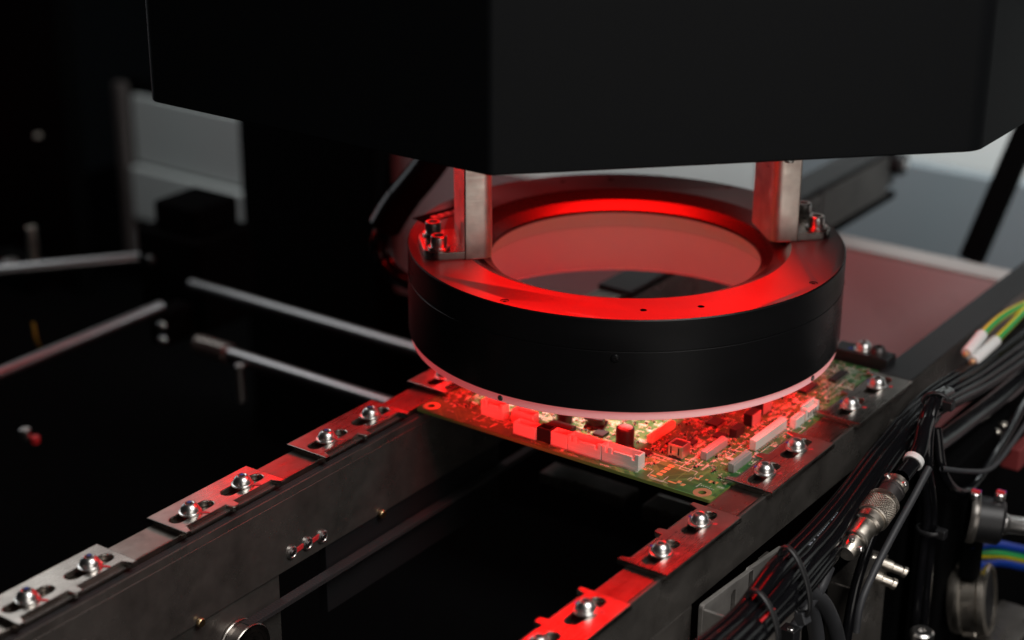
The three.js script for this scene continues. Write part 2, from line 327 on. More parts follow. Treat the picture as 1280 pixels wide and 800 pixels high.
// ================================================================ circuit board
{
  const W = 2048, H = 2048, c = document.createElement('canvas'); c.width = W; c.height = H;
  const g = c.getContext('2d');
  const X0 = -59, X1 = 95.2, Z0 = -82, Z1 = 82, kx = W / (X1 - X0), kz = H / (Z1 - Z0);
  const px = (x) => (x - X0) * kx, pz = (z) => (z - Z0) * kz;
  g.fillStyle = 'rgb(44,98,50)'; g.fillRect(0, 0, W, H);
  // copper areas under the mask: slightly lighter
  for (let i = 0; i < 120; i++) { g.fillStyle = ['rgb(54,112,56)', 'rgb(62,118,58)', 'rgb(40,90,46)'][i % 3]; g.fillRect(px(rr(-58, 92)), pz(rr(-80, 78)), rr(4, 26) * kx, rr(3, 18) * kz); }
  // traces, in bundles at right angles and 45 degrees
  g.lineCap = 'round';
  for (let i = 0; i < 420; i++) {
    let x = rr(-56, 92), z = rr(-79, 79); const n = 1 + (rnd() * 5 | 0), a = (rnd() * 8 | 0) * Math.PI / 4, l1 = rr(4, 26), l2 = rr(3, 16), tw = rr(0.16, 0.34);
    g.strokeStyle = ['rgb(92,140,70)', 'rgb(104,150,80)', 'rgb(78,128,62)'][i % 3]; g.lineWidth = tw * kx;
    for (let j = 0; j < n; j++) {
      const ox = -Math.sin(a) * j * 0.6, oz = Math.cos(a) * j * 0.6, b = a + Math.PI / 4 * (i % 2 ? 1 : -1);
      g.beginPath(); g.moveTo(px(x + ox), pz(z + oz)); g.lineTo(px(x + ox + Math.cos(a) * l1), pz(z + oz + Math.sin(a) * l1));
      g.lineTo(px(x + ox + Math.cos(a) * l1 + Math.cos(b) * l2), pz(z + oz + Math.sin(a) * l1 + Math.sin(b) * l2)); g.stroke();
    }
  }
  // vias and tinned pads, with room round the silk panel and the mounting holes
  const clear = (x, z) => (x > 60 && x < 88 && z > 60) || (z > 73 && x > 58) || (z > 70.5 && x < -34);
  for (let i = 0; i < 2600; i++) { const x = rr(-57, 93), z = rr(-80, 80); if (clear(x, z)) continue; g.fillStyle = 'rgb(196,186,160)'; g.beginPath(); g.arc(px(x), pz(z), rr(0.14, 0.3) * kx, 0, 7); g.fill(); }
  for (let i = 0; i < 900; i++) {
    const x = rr(-57, 93), z = rr(-80, 78); if (clear(x, z)) continue;
    const h = rnd() < 0.5, w = h ? 0.9 : 0.55, d = h ? 0.55 : 0.9, gap = 1.3;
    g.fillStyle = 'rgb(214,206,188)';
    g.fillRect(px(x), pz(z), w * kx, d * kz); g.fillRect(px(x + (h ? gap : 0)), pz(z + (h ? 0 : gap)), w * kx, d * kz);
    if (rnd() < 0.5) { g.strokeStyle = 'rgb(225,228,220)'; g.lineWidth = 0.16 * kx; g.strokeRect(px(x - 0.3), pz(z - 0.3), (h ? 2.9 : 1.2) * kx, (h ? 1.2 : 2.9) * kz); }
  }
  // rows of fine pads
  for (let i = 0; i < 60; i++) { const x = rr(-50, 85), z = rr(-75, 66), n = 8 + (rnd() * 16 | 0), v = rnd() < 0.5; g.fillStyle = 'rgb(222,216,200)'; for (let j = 0; j < n; j++) if (!clear(x + (v ? 0 : j * 0.7), z + (v ? j * 0.7 : 0))) g.fillRect(px(x + (v ? 0 : j * 0.7)), pz(z + (v ? j * 0.7 : 0)), (v ? 1.3 : 0.35) * kx, (v ? 0.35 : 1.3) * kz); }
  // silk outlines and small unreadable reference marks
  g.strokeStyle = 'rgb(226,228,222)'; g.lineWidth = 0.26 * kx;
  const line = (...p) => { g.beginPath(); p.forEach(([x, z], i) => (i ? g.lineTo(px(x), pz(z)) : g.moveTo(px(x), pz(z)))); g.stroke(); };
  line([53.5, 62], [62, 61.7]); line([66, 61.9], [77.8, 62.6], [78.4, 66]); line([78.3, 68.5], [78, 71.2]); line([62, 72.5], [62.4, 78], [73, 79]); line([70, 73.6], [70.2, 79.4], [64, 79.2]);
  for (let i = 0; i < 46; i++) { // rectangles beside the right edge and round parts
    const x = rr(58, 92), z = rr(-79, 56), w = rr(2, 5), d = rr(4, 14); g.strokeRect(px(x), pz(z), w * kx, d * kz);
  }
  for (let i = 0; i < 50; i++) { const x = rr(-52, 55), z = rr(-79, 70), w = rr(3, 9), d = rr(3, 9); g.strokeRect(px(x), pz(z), w * kx, d * kz); }
  g.lineWidth = 0.2 * kx;
  const scribble = (x, z, n, v) => { for (let k = 0; k < n; k++) { const a = x + (v ? 0 : k * 1.0), b = z + (v ? k * 1.0 : 0); for (let q = 0; q < 3; q++) line([a + rr(0, 0.7), b + rr(0, 0.9)], [a + rr(0, 0.7), b + rr(0, 0.9)]); } };
  for (let i = 0; i < 260; i++) { const x = rr(-56, 90), z = rr(-80, 78); if (!clear(x, z)) scribble(x, z, 2 + (rnd() * 3 | 0), rnd() < 0.5); }
  for (const [x, z, n, v] of [[57, 66, 3, 0], [57.5, 71.5, 4, 0], [79, 67, 5, 1], [81, 64, 5, 1], [84, 71, 4, 1], [85, 72, 4, 0], [-46, 75, 4, 0], [88, 61, 3, 1], [76, 75.5, 4, 0], [6, 79.6, 3, 0], [24, 80, 5, 0], [40, 80, 6, 0], [-24, 79.6, 4, 0], [-12, 72.4, 5, 0]]) scribble(x, z, n, v);
  // bare pads of the unfitted part
  g.fillStyle = 'rgb(222,150,96)';
  for (let k = 0; k < 4; k++) g.fillRect(px(64.6), pz(63.4 + k * 3.1), 2.6 * kx, 2.2 * kz);
  for (const [x, z, w, d] of [[58, 64, 1.4, 3], [75.4, 74, 1.6, 2.2], [78, 75.4, 1.6, 2.2], [72, 76.5, 4, 1.2], [80.5, 64.4, 1.3, 1.3], [86.2, 66, 1.3, 2.4], [88.6, 65.6, 1.3, 2.4], [63, 76, 3, 1.2], [56.6, 73, 2.6, 1], [79.5, 67.8, 2.4, 1], [84, 66, 1.2, 1.2]]) g.fillRect(px(x), pz(z), w * kx, d * kz);
  for (const [x, z] of [[88.9, 77.8], [-54.4, 76.2]]) { g.fillStyle = 'rgb(226,160,120)'; g.beginPath(); g.arc(px(x), pz(z), 3.9 * kx, 0, 7); g.fill(); }
  g.fillStyle = 'rgb(126,138,70)'; g.fillRect(W - 60, H - 50, 60, 50);
  const map = new THREE.CanvasTexture(c); map.colorSpace = THREE.SRGBColorSpace; map.wrapS = map.wrapT = THREE.ClampToEdgeWrapping;
  const pcbM = std({ map, roughness: 0.38, bumpMap: map, bumpScale: 0.00004 });

  const o = thing('circuit_board', 'green printed circuit board lying between the rails under the ring light', 'circuit board', [0, 0, 0]);
  const s = roundPoly([[X0, -Z1], [X1, -Z1], [X1, -Z0], [X0, -Z0]], 1.5);
  for (const [x, z] of [[88.9, 77.8], [-54.4, 76.2], [88.9, -77.8], [-54.4, -76.2]]) { const p = new THREE.Path(); p.absarc(x, -z, 1.75, 0, Math.PI * 2, true); s.holes.push(p); }
  const bg = new THREE.ExtrudeGeometry(s, { depth: 1.4, bevelEnabled: true, bevelThickness: 0.1, bevelSize: 0.1, bevelOffset: -0.1, bevelSegments: 1, curveSegments: 18 });
  bg.rotateX(-Math.PI / 2); bg.translate(0, -1.5, 0);
  const b2 = creased(bg, 0.4), P = b2.attributes.position, N = b2.attributes.normal, uv = new Float32Array(P.count * 2);
  for (let i = 0; i < P.count; i++) { uv[2 * i] = (P.getX(i) - X0) / (X1 - X0); uv[2 * i + 1] = 1 - (P.getZ(i) - Z0) / (Z1 - Z0); if (Math.abs(N.getY(i)) < 0.3) { uv[2 * i] = 0.99; uv[2 * i + 1] = 0.01; } }
  b2.setAttribute('uv', new THREE.BufferAttribute(uv, 2));
  part('board', b2, pcbM, o);
  for (const [x, z] of [[88.9, 77.8], [-54.4, 76.2]]) part('hole_pad', creased(lathe([[1.75, 0], [3.8, 0], [3.85, 0.06], [1.75, 0.06]], 36), 0.4), M.copperPad, o, [x, 0.02, z]);

  // pin header sockets with open tops, front wall notched
  function wireSocket(name, x0, x1, z1, d, h, m, pins, notch, along = 'x') {
    const w = x1 - x0, t = 0.7, list = [box(0, w, 0, h * 0.3, -d, 0, 0.1), box(0, w, h * 0.3, h, -d, -d + t, 0.15), box(0, t, h * 0.3, h, -d + t, -t, 0.15), box(w - t, w, h * 0.3, h, -d + t, -t, 0.15)];
    if (notch) {
      const a = w * 0.2, n1 = w * 0.27, n2 = w * 0.82, e = w * 0.9;
      list.push(box(0, w, h * 0.3, h * 0.62, -t, 0, 0.12), box(0, a * 0.45, h * 0.62, h, -t, 0, 0.1), box(a * 0.8, n1, h * 0.62, h * 1.02, -t, 0, 0.1), box(n1 + 0.8, n2, h * 0.62, h * 0.86, -t, 0, 0.1), box(e, w, h * 0.62, h * 1.06, -t, 0, 0.1));
    } else list.push(box(0, w, h * 0.3, h, -t, 0, 0.15));
    const cn = part(name, merge(list), m, o, [x0, 0.02, z1]);
    for (let k = 0; k < pins; k++) part('pin', box(-0.3, 0.3, h * 0.25, h * 0.72, -0.3, 0.3, 0.08), M.solder, cn, [(k + 0.8) * w / (pins + 0.6), 0, -d / 2]);
    return cn;
  }
  wireSocket('white_socket', -30.8, -18.9, 70.2, 5.6, 7.2, M.whitePlastic, 4, true);
  wireSocket('white_socket', -14.8, -3.0, 69.0, 5.0, 6.4, M.whitePlastic, 4, false);
  wireSocket('white_socket', -7.2, 4.6, 78.2, 5.0, 5.9, M.whitePlastic, 4, false);
  wireSocket('black_socket', 5.0, 12.0, 77.4, 5.2, 6.6, M.blackPlastic, 2, false);
  wireSocket('white_socket', 12.4, 20.9, 77.4, 5.2, 6.4, M.whitePlastic, 3, false);
  wireSocket('white_socket', 21.2, 38.4, 77.4, 5.4, 7.0, M.whitePlastic, 8, true);
  wireSocket('white_socket', 38.8, 57.2, 77.2, 5.4, 7.0, M.whitePlastic, 9, true);
  for (const [x0, x1] of [[-7, 4], [12.6, 20], [21.6, 37.6], [39.2, 56.6]]) { const l = []; for (let x = x0; x < x1; x += 0.9) l.push(box(x, x + 0.45, 0.03, 0.5, 77.6, 78.9, 0)); const q = part('solder_tails', merge(l), M.solder, o); }
  // capacitors
  const cap = (x, z, r, h) => {
    const k = part('capacitor', creased(lathe([[0, 0], [r, 0], [r, 0.8], [r * 0.95, 1.1], [r, 1.4], [r, h - 0.5], [r - 0.4, h], [r - 0.8, h]], 32), 0.5), M.capSleeve, o, [x, 0.02, z]);
    part('metal_top', cyl(r - 0.7, 0.3, 28), M.solder, k, [0, h - 0.2, 0]); return k;
  };
  cap(38.9, 58.6, 4.1, 8.6); cap(4.2, 54.2, 3.7, 8.6); 
  { const k = part('inductor', merge([box(-4.6, 4.6, 0, 1.4, -4.6, 4.6, 0.5), bevelCyl(4.1, 4.6, 0.4, 28)]), M.blackPlastic, o, [18, 0.02, 49.6], [0, 0.3, 0]); part('inductor_top', box(-4.5, 4.5, 4.0, 5.4, -4.5, 4.5, 1.2), M.chip, k); }
  // integrated circuits
  function soic(x0, x1, z0, z1, h, legs, side = 'z') {
    const k = part('chip', box(x0, x1, 0.25, h, z0, z1, 0.15), M.chip, o), l = [];
    const n = legs;
    for (let i = 0; i < n; i++) { if (side === 'z') { const x = x0 + (i + 0.5) * (x1 - x0) / n; l.push(box(x - 0.22, x + 0.22, 0.03, h * 0.55, z0 - 0.9, z0 + 0.1, 0), box(x - 0.22, x + 0.22, 0.03, h * 0.55, z1 - 0.1, z1 + 0.9, 0)); } else { const z = z0 + (i + 0.5) * (z1 - z0) / n; l.push(box(x0 - 0.9, x0 + 0.1, 0.03, h * 0.55, z - 0.22, z + 0.22, 0), box(x1 - 0.1, x1 + 0.9, 0.03, h * 0.55, z - 0.22, z + 0.22, 0)); } }
    if (n) part('legs', merge(l), M.solder, k); return k;
  }
  soic(1.6, 14.0, 59.5, 64.8, 2.6, 9); soic(22, 27.4, 53.2, 59, 1.2, 0); soic(59.6, 64, 38.4, 43, 1.3, 6, 'x'); soic(48.2, 53.4, 59.5, 63.6, 1.4, 5, 'x'); soic(53, 56, 45, 48, 1.0, 3, 'x');
  soic(-42, -30, 40, 52, 1.6, 12); soic(10, 28, -10, 8, 1.8, 18); soic(-26, -14, 8, 26, 1.8, 14, 'x'); soic(62, 68, -22, -8, 1.8, 10, 'x'); soic(74, 79, -48, -36, 1.6, 8, 'x'); soic(66, 71, 24, 30, 1.0, 4);
  soic(80, 84, -70, -56, 1.5, 8, 'x'); soic(57, 63, 12, 20, 1.2, 6, 'x');
  // flat flex connectors
  function flat(name, x0, x1, z0, z1, h, m, label) {
    const k = part(name, merge([box(x0, x1 - 0.9, 0.4, h, z0, z1, 0.2), box(x1 - 0.85, x1, 0.4, h - 0.35, z0, z1, 0.15), box(x0 + 0.2, x1 - 0.2, 0.02, 0.5, z0 + 0.3, z1 - 0.3, 0)]), m, o); if (label) k.userData.label = label; return k;
  }
  flat('ribbon_connector', 45.4, 48.3, 31, 51.2, 3.6, M.orangePlastic, 'orange tinted ribbon connector');
  flat('ribbon_connector', 72.8, 75.9, 33.2, 51.8, 4.3, M.greyPlastic, 'grey ribbon connector');
  flat('ribbon_connector', 88.1, 91.1, 39.2, 55.2, 4.3, M.greyPlastic, 'grey ribbon connector by the clamp');
  {
    const k = flat('ribbon_connector', 85.4, 88.6, 2.2, 31.2, 5.4, M.whitePlastic, 'long white connector with a row of pins');
    for (let i = 0; i < 14; i++) part('pin', box(88.6, 89.9, 0.04, 0.7, -0.35, 0.35, 0.06), M.solder, k, [0, 0, 4.0 + i * 1.95]);
  }
  wireSocket('white_socket', 88.8, 92.0, 0.2, 8.4, 4.6, M.whitePlastic, 2, false);
  {
    const k = part('white_socket', merge([box(89, 92.2, 0.03, 4.2, -22, -9.2, 0.2), box(89, 90, 4.2, 7, -22, -9.2, 0.2), box(90, 92.2, 4.2, 6.2, -22, -20.6, 0.2), box(90, 92.2, 4.2, 6.2, -10.6, -9.2, 0.2)]), M.whitePlastic, o);
    for (let i = 0; i < 4; i++) part('slit', box(92.1, 92.35, 1.4, 4.0, -0.35, 0.35, 0.05), M.blackPlastic, k, [0, 0, -18.5 + i * 2.3]);
  }
  // mini data socket with a metal shell
  {
    const k = part('data_socket', merge([box(0, 7.2, 0, 6.0, -0.6, 0, 0.2), box(0, 7.2, 0, 6.0, -7, -6.4, 0.2), box(0, 0.5, 0, 6.0, -6.5, -0.5, 0.1), box(6.7, 7.2, 0, 6.0, -6.5, -0.5, 0.1)]), M.solder, o, [60, 0.5, 57.6]);
    part('opening', box(0.55, 6.65, 0.2, 5.4, -6.3, -0.65, 0.05), M.blackPlastic, k);
    part('spring', box(2.2, 4.6, 1.2, 2.8, -0.1, 0.25, 0.1), M.screw, k); part('slit', box(1.2, 1.9, 1.6, 5.0, -0.05, 0.12, 0.04), M.blackPlastic, k); part('slit', box(5.0, 5.7, 1.6, 5.0, -0.05, 0.12, 0.04), M.blackPlastic, k); part('slit', box(2.2, 4.6, 0.6, 1.0, -0.05, 0.12, 0.04), M.blackPlastic, k);
    part('foot', box(0.6, 6.6, -0.4, 0.6, -0.4, 0.4, 0.1), M.blackPlastic, k);
  }
  part('black_module', box(72, 75.6, 0.03, 4.4, 17.2, 25.2, 0.3), M.blackPlastic, o);
  { const k = part('black_module', box(71, 75.2, 0.03, 6.0, 2, 10.4, 0.3), M.blackPlastic, o); part('side_plate', box(75.25, 75.6, 0.05, 5.8, 2.2, 10.2, 0.1), M.greyPlastic, k); }
  { const k = part('black_module', box(69, 73, 0.03, 7.5, -12, -4, 0.3), M.blackPlastic, o); part('side_plate', box(73.05, 73.4, 0.05, 7.2, -11.8, -4.2, 0.1), M.greyPlastic, k); }
  part('button', merge([box(-2, 2, 0, 1.2, -2, 2, 0.3), bevelCyl(1.6, 2.4, 0.3, 22)]), phy({ color: lin(0.6, 0.6, 0.55), roughness: 0.3, metalness: 0.3 }), o, [92.4, 0.03, 36.4]);
  // tiny two-ended parts, too small to tell apart
  const small = { cer: [], blk: [], end: [] };
  for (let i = 0; i < 1500; i++) {
    const x = rr(-57, 93), z = rr(-80, 74.5), v = rnd() < 0.5, L2 = rr(0.6, 1.0), w2 = rr(0.3, 0.5), h = rr(0.45, 0.9);
    if (clear(x, z) || (x > 84 && z > -24 && z < 57) || (z > 70 && x > -34)) continue;
    const b = (k0, k1, hh) => (v ? box(x - w2, x + w2, 0.02, hh, z + k0 * L2, z + k1 * L2, 0) : box(x + k0 * L2, x + k1 * L2, 0.02, hh, z - w2, z + w2, 0));
    small[i % 3 ? 'cer' : 'blk'].push(b(-0.6, 0.6, h)); small.end.push(b(-1, -0.61, h * 0.97), b(0.61, 1, h * 0.97));
  }
  const mats = { cer: std({ color: lin(0.34, 0.26, 0.17), roughness: 0.5 }), blk: M.chip, end: M.solder };
  for (const k of ['cer', 'blk', 'end']) { const q = part('small_components', merge(small[k]), mats[k], o); q.userData.kind = 'stuff'; }
}
{
  const o = thing('stop_block', 'small black stop block with screws behind the rear board edge', 'block', [84, 0, -90]);
  part('block', box(-16, 13, -8, 5.2, -5, 6, 0.6), M.blackPlastic, o);
  part('screw', screwGeo, M.screw, o, [-2, 5.2, 0]); part('screw', screwGeo, M.socket, o, [6, 5.2, 1]);
  part('blue_mark', dotGeo, M.bluePaint, o, [-8, 5.2, 2]);
}

// ================================================================ ring light
{
  const o = thing('ring_light', 'large black ring light with a red glow hanging over the circuit board', 'ring light', [0, 0, 0]);
  const yT = 70.8;
  // outer body with a seam, turned from one profile
  const body = creased(lathe([[84, 29.2], [99.6, 29.2], [100, 29.6], [100, 56.3], [99.75, 56.5], [99.75, 56.8], [100, 57.0], [100, 70.2], [99.5, yT - 0.06]], 160), 0.6);
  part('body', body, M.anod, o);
  const holes = [[89.6, 95.9, 0], [53, 88.6, 1], [37, 88.4, 1], [0.4, 95.8, 0], [-90, 96, 0], [-142.7, 90, 1], [-127, 90, 1], [180, 95.8, 0]];
  // top face: flat annulus, radial uv
  const topShape = new THREE.Shape(); topShape.absarc(0, 0, 99.5, 0, Math.PI * 2, false);
  const inner = new THREE.Path(); inner.absarc(0, 0, 75.4, 0, Math.PI * 2, true); topShape.holes.push(inner);
  for (const [a, r, k] of holes) { const p = new THREE.Path(), t = a * Math.PI / 180; p.absarc(Math.cos(t) * r, -Math.sin(t) * r, k ? 1.45 : 1.9, 0, Math.PI * 2, true); topShape.holes.push(p); }
  const tg = new THREE.ShapeGeometry(topShape, 90); tg.rotateX(-Math.PI / 2); tg.translate(0, yT, 0);
  const tn = tg.toNonIndexed(), tp = tn.attributes.position, tu = tn.attributes.uv;
  for (let i = 0; i < tp.count; i += 3) {       // angle unwrapped per triangle
    let a0 = Math.atan2(tp.getZ(i), tp.getX(i));
    for (let j = 0; j < 3; j++) { const x = tp.getX(i + j), z = tp.getZ(i + j); let a = Math.atan2(z, x); while (a - a0 > Math.PI) a -= 2 * Math.PI; while (a - a0 < -Math.PI) a += 2 * Math.PI; tu.setXY(i + j, a / (2 * Math.PI), Math.hypot(x, z) / 100); }
  }
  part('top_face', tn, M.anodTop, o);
  part('inner_chamfer', lathe([[75.4, yT], [71.5, 69.2], [67.5, 67.5]], 160), M.chamfer, o);
  part('lower_chamfer', lathe([[67.5, 67.5], [62.4, 63.9]], 160), M.chamfer, o);
  part('inner_edge', creased(lathe([[62.4, 63.9], [62.0, 63.6], [62.0, 62.6], [63, 62.4]], 160), 0.5), M.anod, o);
  part('upper_diffuser', lathe([[62.2, 62.4], [64.6, 57.5], [67.4, 53.6]], 160), M.diffuserUp, o);
  part('dome_diffuser', lathe([[67.4, 53.5], [71.5, 46.5], [76, 38.5], [80, 31.5], [82.4, 26.6], [83.3, 25.2]], 160), M.diffuserIn, o);
  part('inner_shell', lathe([[84, 29.2], [82.6, 30], [70, 53], [64.8, 62.6], [77, 69.6], [99, 70.4]], 100), M.matteBlack, o);
  part('diffuser_rim', creased(lathe([[83.4, 26.9], [83.6, 25.0], [98.2, 25.0], [98.9, 25.5], [98.9, 28.9], [98.4, 29.2], [84.2, 29.2]], 160), 0.6), M.diffuserRim, o);
  part('led_panel', lathe([[83.5, 24.8], [97.5, 24.8]].reverse(), 120), M.ledPanel, o);
  for (const [a, r, k] of holes) {
    const t = a * Math.PI / 180;
    if (k) part('threaded_hole', creased(lathe([[0, -4], [1.44, -4], [1.44, -0.05]], 20), 0.5), M.matteBlack, o, [Math.cos(t) * r, yT, Math.sin(t) * r]);
    else part('top_screw', creased(lathe([[0, -0.9], [0.7, -0.9], [0.75, -0.35], [1.2, -0.25], [1.75, -0.3], [1.88, -0.8]], 24), 0.4), M.socket, o, [Math.cos(t) * r, yT, Math.sin(t) * r]);
  }
  for (const a of [60, -30, 150]) { const t = a * Math.PI / 180; part('side_screw', along(creased(lathe([[0, 0.3], [0.6, 0.3], [0.7, 0.7], [1.5, 0.6], [1.9, 0.1], [2.0, -0.4]].reverse(), 20), 0.5), [0, 0, 0], [Math.cos(t), 0, Math.sin(t)]), M.anod, o, [Math.cos(t) * 99.9, 53.6, Math.sin(t) * 99.9]); }
  for (const a of [89.5, 0.9, 45 + 135]) { const t = a * Math.PI / 180; part('rim_screw', along(bevelCyl(1.3, 0.6, 0.2, 16), [0, 0, 0], [Math.cos(t), 0, Math.sin(t)]), M.darkPlate, o, [Math.cos(t) * 98.8, 27.2, Math.sin(t) * 98.8]); }
  { // maker's label on the top, red characters too blurred to read
    const lb = part('rating_label', box(-5, 5, 0.02, 0.25, -17, 17, 0.05), M.matteBlack, o, [-88.4, yT, 20], [0, -0.22, 0]);
    for (let i = 0; i < 5; i++) part('label_mark', box(-1.6, 1.6, 0.26, 0.3, -1.6, 1.6, 0), M.solder, lb, [0.8, 0, -9 + i * 4.2]);
    part('label_mark', box(-0.4, 0.4, 0.26, 0.3, -12, 10, 0), M.solder, lb, [3.6, 0, 0]);
  }
  // the red light it throws down on the board
  const ledG = creased(lathe([[0, -0.9], [1.2, -0.7], [1.6, 0], [0, 0]], 14), 0.5);
  for (let i = 0; i < 24; i++) {      // lamps lean inward, as in a low-angle ring light
    const a = (i + 0.5) * Math.PI / 12, cx = Math.cos(a), cz = Math.sin(a);
    part('led_lamp', ledG, M.redGlow, o, [cx * 89, 24.7, cz * 89]);
    const q = new THREE.SpotLight(lin(1, 0.004, 0.004), L.led, 0, 1.15, 1, 2); q.position.set(cx * 0.089, 0.0232, cz * 0.089); q.target.position.set(cx * 0.074, 0, cz * 0.074);
    q.castShadow = true; q.shadow.radius = 0.12; q.name = 'led_light'; o.add(q, q.target);
  }
}
// mounting brackets: an upright bar with a foot screwed to the ring
{
  const footG = (() => { // local x = radial, local z = tangential
    const s = roundPoly([[70, -16], [91, -16], [94.5, -10], [94.5, 10], [91, 16], [70, 16]], [0.5, 3, 2, 2, 3, 0.5]); return plate(s, 3.6, 0.4, 6);
  })();
  const barG = (() => {
    const s = roundPoly([[64, -16.5], [77, -16.5], [77, 16.5], [64, 16.5]], [5.5, 0.8, 0.8, 5.5]); const g = plate(s, 92, 0.3, 8);
    // streaks run across the bar, uv: swap on the upright faces
    return g;
  })();
  const washer = creased(lathe([[3, 0], [4.9, 0], [5, 0.2], [5, 0.9], [4.8, 1.1], [2, 1.1]], 32), 0.5);
  const cap = creased(lathe([[3.6, 1.1], [3.7, 1.3], [3.7, 5.6], [3.3, 6.1], [2.1, 6.1], [2.1, 3.6], [0, 3.6]], 6 * 6), 0.5);
  function bracket(label, deg) {
    const o = thing('mounting_bracket', label, 'bracket', [0, 70.9, 0], -deg * Math.PI / 180);
    part('upright_bar', barG, M.post, o, [0, 0.05, 0]);
    part('foot', footG, M.clamp, o, [0, 0.02, 0]);
    for (const t of [9.8, -9.2]) { const s = part('cap_screw', cap, M.chrome, o, [87.6, 3.64, t]); part('washer', washer, M.chrome, s); }
    return o;
  }
  bracket('bare metal mounting bracket on the left side of the ring light', 134.6);
  bracket('bare metal mounting bracket on the right rear side of the ring light', -45.4);
}
// ================================================================ camera housing
{
  const o = thing('camera_housing', 'large matt black camera housing above the ring light', 'machine housing', [0, 0, 0]);
  const s = roundPoly([[-161, -138], [23.8, -138], [161.2, 3.2], [161.2, 210], [-161, 210]], [7, 2, 6, 10, 10]);
  const hole = new THREE.Path(); hole.absarc(0, 0, 73, 0, Math.PI * 2, true); s.holes.push(hole);
  const g = new THREE.ExtrudeGeometry(s, { depth: 298, bevelEnabled: true, bevelThickness: 1, bevelSize: 1, bevelOffset: -1, bevelSegments: 3, curveSegments: 24 });
  g.rotateX(-Math.PI / 2); g.translate(0, 141, 0);
  part('shell', boxUV(creased(g, 0.25)), M.paintBlack, o);
  part('lamp_tube', lathe([[73.2, 139.8], [72.6, 149], [24, 150]], 60), M.matteBlack, o);
  part('lamp_disc', lathe([[24, 147.5], [71, 147.5]].reverse(), 60), M.coaxGlow, o);
  // projector barrel with a rectangular mask
  part('projector_barrel', creased(lathe([[22.5, 138.5], [23, 139], [23, 182], [0, 182.5]], 40), 0.5), M.matteBlack, o);
  const ms = new THREE.Shape(); ms.absarc(0, 0, 22.4, 0, Math.PI * 2, false);
  const hw = 44.3 * 30 / 170, hd = 60.2 * 30 / 170; const q = new THREE.Path(); q.moveTo(-hw, -hd); q.lineTo(-hw, hd); q.lineTo(hw, hd); q.lineTo(hw, -hd); q.closePath(); ms.holes.push(q);
  const mg = new THREE.ExtrudeGeometry(ms, { depth: 0.5, bevelEnabled: false, curveSegments: 30 }); mg.rotateX(-Math.PI / 2); mg.translate(0, 139.8, 0);
  part('mask', mg, M.matteBlack, o);
  part('projector_lamp', move(new THREE.SphereGeometry(1.0, 12, 8), 0, 171.6, 0), M.whiteGlow, o);
  for (const [x, z] of [[150, -8], [-150, 125], [10, 128], [106, 52]]) part('rim_bolt', bevelCyl(2, 0.9, 0.3, 16), M.darkPlate, o, [x, 139.4, z]);
  for (let i = 0; i < 8; i++) {
    const a = (i + 0.5) * Math.PI / 4, l = new THREE.RectAreaLight(lin(1, 0.004, 0.003), L.coax, 0.036, 0.040);
    l.position.set(Math.cos(a) * 0.048, 0.1465, Math.sin(a) * 0.048); l.lookAt(Math.cos(a) * 0.048, -1, Math.sin(a) * 0.048); l.name = 'coaxial_lamp'; o.add(l);
  }
  part('unseen_underside_plate', box(-150, 20, 139.0, 139.8, 82, 128, 0.2), M.greyPlate, o);  // out of view, pale plate placed to show in the clamp reflections
  part('unseen_white_lamp', box(-60, 36, 138.4, 140.5, -204, -132, 0.4), std({ color: lin(0.6, 0.6, 0.6), emissive: lin(1, 0.96, 0.92), emissiveIntensity: 0.12 }), o);  // lamp out of view under the housing, placed to grey the clamps
  { const l = new THREE.RectAreaLight(lin(1, 0.95, 0.9), L.under, 0.096, 0.072); l.position.set(-0.012, 0.138, -0.168); l.lookAt(-0.012, -1, -0.168); l.name = 'unseen_white_lamp_light'; o.add(l); }
  const sp = new THREE.SpotLight(lin(1, 0.97, 0.9), L.projector, 0, 0.56, 0.1, 2); sp.position.set(0, 0.170, 0); sp.target.position.set(0, 0, 0); sp.castShadow = true; sp.shadow.radius = 0.04; sp.name = 'projector_light'; o.add(sp, sp.target);
}
// wrapped leads that enter the ring light from the left
{
  const o = thing('ring_light_cable', 'black wrapped cable curving into the left side of the ring light', 'cable', [-130, 60, 0]);
  const at = (x, y, z) => [x + 130, y - 60, z];
  const path = [[-100, 124, -34], [-120, 102, -38], [-139, 78, -40], [-149, 65, -40], [-165, 46.6, -40], [-174.6, 33, -40], [-179.5, 21, -40], [-178, 10, -40], [-168, 3, -40], [-148, 2, -40], [-124, 9, -40], [-105, 28, -38], [-92, 36, -36]];
  const off = [[0, 0], [5.5, 1], [-5, 0.5], [3, 4.5], [-2.5, -4.5]];
  for (const [a, b] of off) part('lead', tube(path.map(([x, y, z], i) => { const k = i > 7 ? 0.75 : 1; return at(x + a * 0.8 * k, y + a * 0.6 * k, z + b); }), 2.5, 60, 10), M.cable, o);
  part('wrap_sleeve', tube([at(-104, 120, -35), at(-122, 99, -38), at(-141, 76, -40)], 8.2, 14, 18), M.cable, o);
  part('wrap_sleeve', tube([at(-139, 78, -40), at(-149, 65, -40), at(-163.5, 48.4, -40)], 8.8, 14, 18), M.cable, o);
  part('wrap_sleeve', tube([at(-162.4, 49.8, -40), at(-169, 41, -40), at(-175.5, 31, -40)], 9.2, 14, 18), M.cable, o);
}

